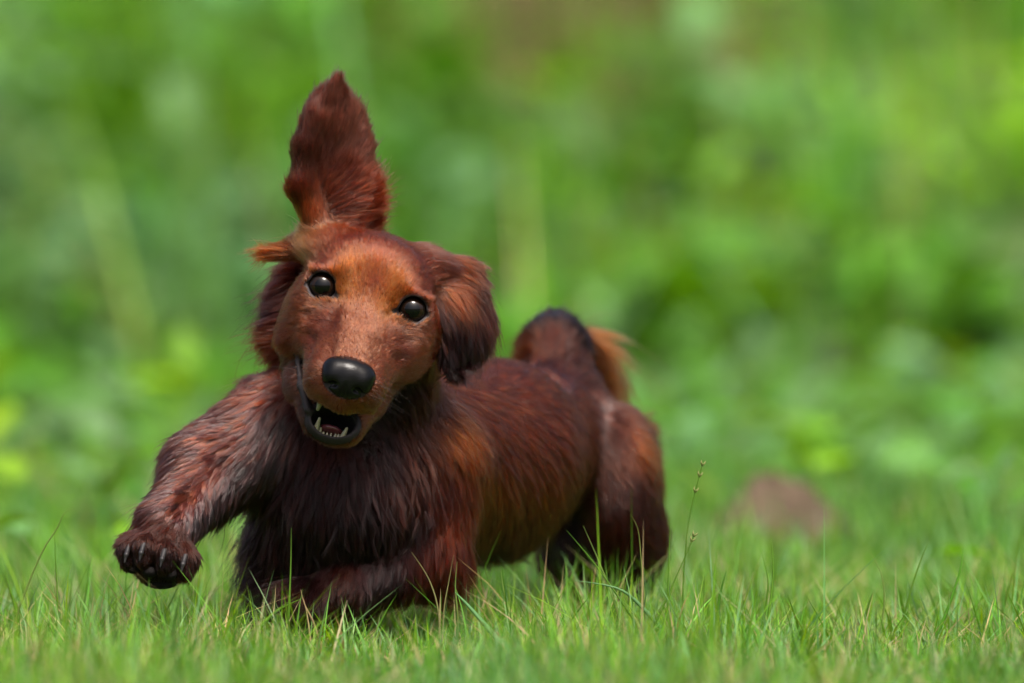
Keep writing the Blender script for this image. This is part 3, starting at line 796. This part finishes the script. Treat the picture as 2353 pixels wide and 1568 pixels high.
# ------------------------------------------------------------------ vegetation
def leaf_mat(name, rough=0.45, trans=0.35, spec=0.4):
    m, nt, out = new_mat(name)
    a = nt.nodes.new('ShaderNodeAttribute'); a.attribute_name = 'tint'
    b = nt.nodes.new('ShaderNodeBsdfPrincipled')
    b.inputs['Roughness'].default_value = rough
    b.inputs['Specular IOR Level'].default_value = spec
    t = nt.nodes.new('ShaderNodeBsdfTranslucent')
    hs = nt.nodes.new('ShaderNodeHueSaturation')
    hs.inputs['Hue'].default_value = 0.48; hs.inputs['Saturation'].default_value = 1.1; hs.inputs['Value'].default_value = 1.3
    mx = nt.nodes.new('ShaderNodeMixShader'); mx.inputs[0].default_value = trans
    tc = nt.nodes.new('ShaderNodeTexCoord')
    n = nt.nodes.new('ShaderNodeTexNoise'); n.inputs['Scale'].default_value = 60; n.inputs['Detail'].default_value = 4
    nt.links.new(tc.outputs['Object'], n.inputs['Vector'])
    mr = nt.nodes.new('ShaderNodeMapRange'); mr.inputs['To Min'].default_value = 0.7; mr.inputs['To Max'].default_value = 1.3
    nt.links.new(n.outputs['Fac'], mr.inputs['Value'])
    mc = nt.nodes.new('ShaderNodeMix'); mc.data_type = 'RGBA'; mc.blend_type = 'MULTIPLY'; mc.inputs['Factor'].default_value = 1
    nt.links.new(a.outputs['Color'], mc.inputs['A']); nt.links.new(mr.outputs[0], mc.inputs['B'])
    nt.links.new(mc.outputs['Result'], b.inputs['Base Color'])
    nt.links.new(mc.outputs['Result'], hs.inputs['Color']); nt.links.new(hs.outputs[0], t.inputs[0])
    nt.links.new(b.outputs[0], mx.inputs[1]); nt.links.new(t.outputs[0], mx.inputs[2])
    nt.links.new(mx.outputs[0], out.inputs[0])
    return m
grass_m = leaf_mat('grass_blade', 0.5, 0.42, 0.3)
weed_m = leaf_mat('weed_leaf', 0.55, 0.42, 0.3)

G_MID, G_YEL, G_BLUE, G_DRY, G_DEEP = map(np.array, ((0.074, 0.22, 0.017), (0.13, 0.275, 0.013), (0.11, 0.24, 0.085), (0.32, 0.28, 0.14), (0.06, 0.165, 0.012)))
def pick_colors(n, probs):
    base = np.stack([G_MID, G_YEL, G_BLUE, G_DRY, G_DEEP])
    i = rng.choice(5, n, p=np.array(probs) / sum(probs))
    return base[i] * np.exp(rng.normal(0, .2, (n, 1))) * np.exp(rng.normal(0, .06, (n, 3)))

def blades(root, h, az, lean, curl, width, nseg=3, face=None):
    """tapered bent strips; returns verts, tris, blade index of each vert"""
    n = len(root)
    out = np.stack([np.cos(az), np.sin(az), np.zeros(n)], 1)
    fz = az + math.pi / 2 + (rng.normal(0, .5, n) if face is None else face)
    side = np.stack([np.cos(fz), np.sin(fz), np.zeros(n)], 1)
    V = []
    for k in range(nseg + 1):
        s = k / nseg
        c = root + out * (h * (lean * s + curl * s * s))[:, None]
        c[:, 2] += h * (s - .35 * curl * s * s)
        wd = width * (1 - s ** 1.6) * .5 if k < nseg else None
        if k < nseg:
            V.append(c - side * wd[:, None]); V.append(c + side * wd[:, None])
        else:
            V.append(c)
    nv = 2 * nseg + 1
    V = np.stack(V, 1).reshape(-1, 3)
    f = []
    for k in range(nseg - 1):
        a = 2 * k
        f += [(a, a + 1, a + 3), (a, a + 3, a + 2)]
    f.append((2 * nseg - 2, 2 * nseg - 1, 2 * nseg))
    f = np.array(f)
    Fc = (np.arange(n)[:, None, None] * nv + f[None]).reshape(-1, 3)
    return V, Fc, np.repeat(np.arange(n), nv)

def grass_field(name, n, x0, x1, y0, y1, hm, hs, wm, cols, nseg=3, patch=True, flat=.35):
    x = rng.uniform(x0, x1, n); y = rng.uniform(y0, y1, n)
    # tufts
    nt_ = n // 9
    tx, ty = rng.uniform(x0, x1, nt_), rng.uniform(y0, y1, nt_)
    ti = rng.integers(0, nt_, n)
    m = rng.random(n) < .65
    x[m] = tx[ti[m]] + rng.normal(0, .008, m.sum()); y[m] = ty[ti[m]] + rng.normal(0, .008, m.sum())
    root = np.stack([x, y, terrain(x, y) - .002], 1)
    h = np.clip(hm * np.exp(rng.normal(0, hs, n)), hm * .3, hm * 2.6)
    if patch:
        h *= .65 + .7 * (np.sin(x * 23 + 1.3 * np.sin(y * 17)) * .5 + .5)
    az = rng.uniform(0, 6.283, n)
    lean = np.abs(rng.normal(0, flat, n)); curl = np.abs(rng.normal(.15, .25, n))
    V, Fc, bi = blades(root, h, az, lean, curl, wm * np.exp(rng.normal(0, .3, n)), nseg)
    o = mesh_obj(name, V, Fc, grass_m)
    c = pick_colors(n, cols)
    pt = np.sin(x * 9 + 2 * np.sin(y * 6)) * np.sin(y * 11 + 1.7 * np.sin(x * 7))
    c = c * (1 + .3 * np.clip(pt, -1, 1)[:, None] * np.array([1, .5, .3]))
    set_color(o.data, 'tint', c[bi])
    tag(o, kind='stuff')
    return o

# ground sheet to the horizon
gm, nt, out = new_mat('soil')
b = nt.nodes.new('ShaderNodeBsdfPrincipled'); b.inputs['Roughness'].default_value = .95
tc = nt.nodes.new('ShaderNodeTexCoord')
n1 = nt.nodes.new('ShaderNodeTexNoise'); n1.inputs['Scale'].default_value = 9; n1.inputs['Detail'].default_value = 8
cr = nt.nodes.new('ShaderNodeValToRGB')
cr.color_ramp.elements[0].color = (0.030, 0.026, 0.014, 1); cr.color_ramp.elements[0].position = .35
cr.color_ramp.elements[1].color = (0.045, 0.085, 0.018, 1); cr.color_ramp.elements[1].position = .6
nt.links.new(tc.outputs['Object'], n1.inputs['Vector']); nt.links.new(n1.outputs['Fac'], cr.inputs[0])
nt.links.new(cr.outputs[0], b.inputs['Base Color']); nt.links.new(b.outputs[0], out.inputs[0])
def terrain(x, y):
    """lawn, then a meadow bank that rises behind it"""
    x = np.asarray(x, float); y = np.asarray(y, float)
    t = np.maximum(y - 3.0, 0)
    z = .11 * (np.sqrt(t * t + .25) - .5) * (t > 0)
    z = np.where(z > 1.6, 1.6 + .05 * (z - 1.6), z)
    return z + np.where(y > 1.6, .025 * np.sin(x * 2.1 + y * 1.3) * np.clip(y - 1.6, 0, 1), 0)
gx = np.concatenate([[-400, -120, -40, -15], np.linspace(-8, 8, 65), [15, 40, 120, 400]])
gy = np.concatenate([[-120, -40, -15, -6, -3], np.linspace(-1.5, 16, 90), [22, 35, 60, 120, 300, 700, 1200]])
GX, GY = np.meshgrid(gx, gy, indexing='ij')
gv_ = np.stack([GX, GY, terrain(GX, GY)], -1).reshape(-1, 3)
ny = len(gy)
ia, ja = np.meshgrid(np.arange(len(gx) - 1), np.arange(ny - 1), indexing='ij')
q0 = (ia * ny + ja).ravel()
g = mesh_obj('ground', gv_, np.stack([q0, q0 + ny, q0 + ny + 1, q0 + 1], 1), gm)
tag(g, kind='structure')

if GRASS:
    o = grass_field('lawn_grass', 100000, -.6, .6, -.7, .75, .018, .5, .0014, (5, 3, 3, .9, 2), 4)
    o['label'] = 'fine green lawn grass around the running dog'
    o = grass_field('dry_thatch', 16000, -.6, .6, -.7, .75, .020, .4, .0012, (1, 2, .5, 4, 0), 3, flat=1.2)
    o['label'] = 'dry straw-coloured thatch lying between the grass blades'
    o = grass_field('tall_grass', 900, -.6, .6, -.7, .75, .042, .3, .0013, (4, 3, 3, 2, 1), 5, flat=.3)
    o['label'] = 'sparse taller grass blades rising from the lawn'
    o = grass_field('lawn_grass', 60000, -1.3, 1.3, .75, 3.6, .028, .35, .0026, (5, 2.5, 3, .5, 2), 3)
    o['label'] = 'short green lawn stretching behind the dog'

if GRASS:
    for (nn, a0, a1, b0, b1) in ((26000, -2.2, -.6, -.7, .75), (26000, .6, 2.2, -.7, .75), (40000, -2.2, 2.2, -3.2, -.7)):
        o = grass_field('lawn_grass', nn, a0, a1, b0, b1, .026, .4, .003, (5, 2.5, 3, .7, 2), 3)
        o['label'] = 'short green lawn at the sides and in front of the dog'

# broad low leaves (clover and plantain) in the lawn behind, tall weeds further back
def leaves(n, pos, length, width, az, pitch, roll):
    """ovate folded leaves: 7 verts, 6 tris"""
    prof = [(0, 0, 0), (.3, -.42, .06), (.3, .42, .06), (.62, -.40, .05), (.62, .40, .05), (1, 0, -.1), (.3, 0, -.02), (.62, 0, -.04)]
    pr = np.array(prof)
    loc = np.stack([pr[:, 0][None] * length[:, None], pr[:, 1][None] * width[:, None], pr[:, 2][None] * length[:, None]], -1)
    ca, sa = np.cos(az), np.sin(az); cp, sp = np.cos(pitch), np.sin(pitch); cr_, sr = np.cos(roll), np.sin(roll)
    ex = np.stack([ca * cp, sa * cp, sp], 1)
    ey0 = np.stack([-sa, ca, np.zeros(n)], 1)
    ez0 = np.cross(ex, ey0)
    ey = ey0 * cr_[:, None] + ez0 * sr[:, None]; ez = np.cross(ex, ey)
    V = pos[:, None] + loc[:, :, :1] * ex[:, None] + loc[:, :, 1:2] * ey[:, None] + loc[:, :, 2:] * ez[:, None]
    f = np.array([(0, 1, 6), (0, 6, 2), (1, 3, 7), (1, 7, 6), (6, 7, 4), (6, 4, 2), (3, 5, 7), (7, 5, 4)])
    Fc = (np.arange(n)[:, None, None] * 8 + f[None]).reshape(-1, 3)
    return V.reshape(-1, 3), Fc, np.repeat(np.arange(n), 8)

if BACK:
    n = 2600
    x = rng.uniform(-1.5, 1.5, n); y = .65 + 3.0 * rng.random(n) ** .8
    near = (np.abs(x - .18) < .12) & (y > .6) & (y < 1.5)
    x[near] += .3
    pos = np.stack([x, y, rng.uniform(.015, .06, n)], 1)
    ln = rng.uniform(.018, .045, n)
    V, Fc, bi = leaves(n, pos, ln, ln * rng.uniform(.6, 1.0, n), rng.uniform(0, 6.28, n), rng.normal(.1, .35, n), rng.normal(0, .35, n))
    o = mesh_obj('clover', V, Fc, weed_m)
    set_color(o.data, 'tint', pick_colors(n, (4, 1.5, 5, 0, 2))[bi]); tag(o, 'low round-leaved clover spread through the lawn', kind='stuff')

    # leafy weeds in clusters of one kind each
    def weeds(name, ncl, per, x0, x1, y0, y1, h0, h1, leaf_n, l0, l1, probs, label, spread=.10):
        cx, cy = rng.uniform(x0, x1, ncl), rng.uniform(y0, y1, ncl)
        ci = np.repeat(np.arange(ncl), per); nst = len(ci)
        x = cx[ci] + rng.normal(0, spread, nst); y = cy[ci] + rng.normal(0, spread, nst)
        hc_ = rng.uniform(h0, h1, ncl); h = hc_[ci] * rng.uniform(.6, 1.3, nst)
        lsz = rng.uniform(l0, l1, ncl)[ci]; wd = rng.uniform(.28, .75, ncl)[ci]
        pit = rng.normal(.1, .35, ncl)[ci]
        az = rng.uniform(0, 6.28, nst); lean = np.abs(rng.normal(0, .22, nst))
        root = np.stack([x, y, terrain(x, y) - .01], 1)
        V1, F1, b1 = blades(root, h, az, lean, np.full(nst, .1), np.full(nst, .006), 3)
        pcl = pick_colors(ncl, probs)[ci]
        c1 = pcl * .8
        s = rng.uniform(.2, 1, (nst, leaf_n))
        px = x[:, None] + np.cos(az)[:, None] * h[:, None] * (lean[:, None] * s + .1 * s * s)
        py = y[:, None] + np.sin(az)[:, None] * h[:, None] * (lean[:, None] * s + .1 * s * s)
        pos = np.stack([px, py, root[:, 2:] + h[:, None] * s], -1).reshape(-1, 3)
        m = len(pos)
        ln = np.repeat(lsz, leaf_n) * rng.uniform(.6, 1.3, m)
        V2, F2, b2 = leaves(m, pos, ln, ln * np.repeat(wd, leaf_n), rng.uniform(0, 6.28, m), np.repeat(pit, leaf_n) + rng.normal(0, .4, m), rng.normal(0, .45, m))
        c2 = np.repeat(pcl, leaf_n, axis=0) * np.exp(rng.normal(0, .18, (m, 1)))
        V = np.concatenate([V1, V2]); Fc = np.concatenate([F1, F2 + len(V1)])
        o = mesh_obj(name, V, Fc, weed_m)
        set_color(o.data, 'tint', np.concatenate([c1[b1], c2[b2]]))
        tag(o, label, kind='stuff')
    weeds('meadow_weeds', 170, 7, -2.2, 2.2, 2.2, 4.2, .03, .10, 8, .03, .06, (4, 2.5, 4, .3, 2), 'low leafy weeds at the edge of the lawn')
    weeds('meadow_weeds', 460, 8, -3.4, 3.4, 3.8, 8.2, .08, .26, 9, .045, .10, (4, 3, 4.5, 0, 3), 'leafy green weeds on the bank behind the lawn')
    weeds('meadow_weeds', 320, 8, -5.5, 5.5, 8.2, 15, .25, .6, 10, .06, .12, (4, 4, 3, .4, 1.5), 'high weeds at the top of the bank', .2)
    o = grass_field('meadow_grass', 13000, -3.4, 3.4, 3.4, 9, .2, .4, .006, (4, 4, 3.5, 1.0, 1.5), 3, flat=.3)
    o['label'] = 'long meadow grass among the weeds'
    # dry brown stalks standing in one patch of the meadow
    n = 500
    rx, ry = rng.normal(.1, .16, n), rng.uniform(5.0, 6.8, n)
    root = np.stack([rx, ry, terrain(rx, ry)], 1)
    V, Fc, bi = blades(root, rng.uniform(.15, .4, n), rng.uniform(0, 6.28, n), np.abs(rng.normal(0, .15, n)), np.full(n, .1), np.full(n, .008), 3)
    o = mesh_obj('dry_stalks', V, Fc, grass_m)
    set_color(o.data, 'tint', (np.array([.17, .12, .06]) * np.exp(rng.normal(0, .25, (n, 1))))[bi]); tag(o, 'dry brown stalks standing in the meadow', kind='stuff')

# ------------------------------------------------------------------ molehill
mr_, na, nr = .036, 40, 12
v = []
for i in range(nr + 1):
    t = i / nr
    for k in range(na):
        a = 2 * math.pi * k / na
        r = t * (.044 + .010 * math.sin(3 * a + 1) + .005 * math.sin(7 * a))
        z = .05 * (1 - t ** 1.8) * (1 + .12 * math.sin(2 * a)) - .004 + .006 * (math.sin(37 * r * 40 + 5 * a) * math.sin(4 * a + 9 * t)) * (1 - t)
        v.append((r * 1.25 * math.cos(a), r * math.sin(a), z))
f = [(i * na + k, (i + 1) * na + k, (i + 1) * na + (k + 1) % na, i * na + (k + 1) % na) for i in range(nr) for k in range(na)]
earth_m = principled('loose_earth', (0.066, 0.047, 0.031), .95, .2, (55, .6), ('n', 260, 1.0))
mound = mesh_obj('molehill', v, f, earth_m)
dd = (DIST * (GROUND_ROW - 40) / (1258 - 40)) - DIST
pm = P(1772, 1258, -dd * U) / U
mound.location = (pm[0], pm[1], 0)
tag(mound, 'low brown molehill of crumbly bare earth on the lawn behind the dog', 'molehill')

# ------------------------------------------------------------------ single stalks that stand out around the dog
def stalk(pts, F, w, col, label, head=None, name='grass_stalk'):
    q = np.array([P(x, y, F) / U for x, y in pts])
    n = len(q)
    # smooth through the points
    t = np.linspace(0, n - 1, 14); i0 = np.clip(t.astype(int), 0, n - 2); fr = t - i0
    g = lambda i: q[np.clip(i, 0, n - 1)]
    p0, p1, p2, p3 = g(i0 - 1), g(i0), g(i0 + 1), g(i0 + 2)
    fr = fr[:, None]
    c = .5 * ((2 * p1) + (-p0 + p2) * fr + (2 * p0 - 5 * p1 + 4 * p2 - p3) * fr ** 2 + (-p0 + 3 * p1 - 3 * p2 + p3) * fr ** 3)
    c[:, 1] += np.linspace(0, 1, 14) ** 2 * rng.normal(0, .004)
    base = c[0].copy(); base[2] = 0
    V, Fc = [], []
    tg = np.gradient(c, axis=0); tg /= np.linalg.norm(tg, axis=1, keepdims=True)
    sd = np.cross(tg, np.array([rng.normal(0, .4), -1, rng.normal(0, .2)])); sd /= np.linalg.norm(sd, axis=1, keepdims=True)
    up = np.cross(sd, tg)
    wid = w / U * np.clip(1.05 - np.linspace(0, 1, 14) ** 1.5, .5 if head else .14, 1)
    for k in range(14):
        for (a, b) in ((-1, 0), (0, .25), (1, 0), (0, -.15)): V.append(c[k] - base + sd[k] * a * wid[k] / 2 + up[k] * b * wid[k])
    for k in range(13):
        for j in range(4): Fc.append((4 * k + j, 4 * k + (j + 1) % 4, 4 * k + 4 + (j + 1) % 4, 4 * k + 4 + j))
    o = mesh_obj(name, V, Fc, grass_m)
    set_color(o.data, 'tint', np.tile(np.asarray(col) * math.exp(rng.normal(0, .12)), (len(V), 1)))
    o.location = base
    tag(o, label, 'grass', 'single grass stalks standing out around the dog')
    if head:
        hv, hf = [], []
        for k in range(head):
            e = c[-1 - (k // 2)] - base
            d = tg[-1] * .0042 + sd[-1] * (.0016 if k % 2 else -.0016)
            b0 = len(hv)
            m = e + d * .5
            for (vv) in (e, m + up[-1] * .0007, m + sd[-1] * .0007, m - up[-1] * .0007, m - sd[-1] * .0007, e + d): hv.append(vv)
            for j in range(4): hf += [(b0, b0 + 1 + j, b0 + 1 + (j + 1) % 4), (b0 + 5, b0 + 1 + (j + 1) % 4, b0 + 1 + j)]
        h_ = mesh_obj('seed_head', hv, hf, grass_m, o)
        set_color(h_.data, 'tint', np.tile(np.array([.22, .24, .08]), (len(hv), 1)))
    return o
GREEN, PALE, STRAW, BLUEG = (.10, .23, .02), (.18, .27, .06), (.30, .22, .11), (.11, .24, .09)
LA = 'thin upright grass stalk with a small seed head beside the hind leg'
stalk([(1570, 1510), (1568, 1400), (1572, 1290), (1585, 1180), (1612, 1072)], -60, 5, GREEN, LA, 6)
stalk([(1532, 1490), (1533, 1400), (1536, 1290), (1540, 1190)], -40, 5, GREEN, 'straight bare grass stem rising beside the hind leg')
stalk([(1478, 1490), (1520, 1400), (1560, 1310), (1592, 1235)], 20, 5, GREEN, 'grass stem leaning right away from the hind leg', 4)
stalk([(1646, 1490), (1648, 1420), (1655, 1360), (1668, 1312)], 30, 10, (.05, .17, .012), 'short broad dark green grass blade on the lawn right of the dog')
stalk([(1756, 1492), (1768, 1400), (1776, 1320), (1772, 1235)], 0, 9, GREEN, 'tall broad grass blade in front of the molehill')
stalk([(1740, 1492), (1758, 1400), (1764, 1330), (1748, 1265)], -20, 6, GREEN, 'narrow grass blade crossing the broad blade by the molehill')
stalk([(1540, 1470), (1480, 1400), (1420, 1352), (1320, 1333)], 10, 11, BLUEG, 'broad grass blade arching left over the hind foot')
stalk([(1500, 1490), (1440, 1400), (1370, 1300), (1302, 1218)], -20, 6, GREEN, 'long grass stem slanting across the hind leg towards the belly')
stalk([(1440, 1490), (1410, 1380), (1380, 1300), (1340, 1208)], -30, 5, PALE, 'pale slanting grass stem in front of the hind thigh')
stalk([(1485, 1490), (1480, 1380), (1472, 1280), (1465, 1215), (1448, 1180)], -10, 5, (.16, .2, .05), 'upright stem with a bent brown tip before the hind leg')
stalk([(660, 1495), (664, 1400), (668, 1300), (669, 1212)], 40, 8, GREEN, 'straight green grass blade standing before the chest')
stalk([(1010, 1490), (1006, 1400), (985, 1330), (946, 1268)], -60, 5, (.2, .2, .08), 'thin pale stem leaning left before the folded foreleg')
stalk([(1015, 1490), (1020, 1400), (1030, 1340), (1042, 1275)], -60, 4, (.2, .2, .08), 'thin pale stem leaning right before the folded foreleg')
stalk([(1160, 1490), (1110, 1430), (1070, 1385), (1045, 1360)], 120, 14, BLUEG, 'broad bluish grass blade leaning below the belly')
stalk([(740, 1495), (720, 1430), (700, 1390), (690, 1355)], 80, 6, STRAW, 'short straw-coloured stem before the folded paw')
stalk([(20, 1480), (50, 1380), (95, 1270), (130, 1215), (150, 1175), (178, 1168)], -60, 5, PALE, 'curved grass stalk with a nodding tip left of the raised paw')
stalk([(130, 1490), (132, 1380), (128, 1280), (125, 1190)], -90, 5, GREEN, 'straight thin grass stalk left of the raised paw')
stalk([(560, 1495), (600, 1440), (640, 1400), (690, 1375)], 100, 9, GREEN, 'green blade bent right below the chest')
stalk([(1215, 1495), (1180, 1430), (1160, 1370), (1150, 1310)], -120, 6, PALE, 'pale grass blade standing below the flank')
stalk([(1050, 1495), (1052, 1420), (1046, 1350), (1050, 1290)], -100, 6, PALE, 'grass blade standing at the elbow of the folded foreleg')
stalk([(2060, 1495), (2080, 1400), (2110, 1300), (2140, 1230)], -160, 6, GREEN, 'grass stalk leaning right on the open lawn')
stalk([(2010, 1495), (2030, 1400), (2025, 1320), (1990, 1255)], -180, 5, PALE, 'pale grass stalk curving left on the open lawn')
stalk([(2120, 1500), (2160, 1440), (2200, 1330), (2215, 1260)], -120, 10, (.06, .19, .012), 'dark green blade on the open lawn far from the molehill')
print('total', round(time.time() - T0, 1))
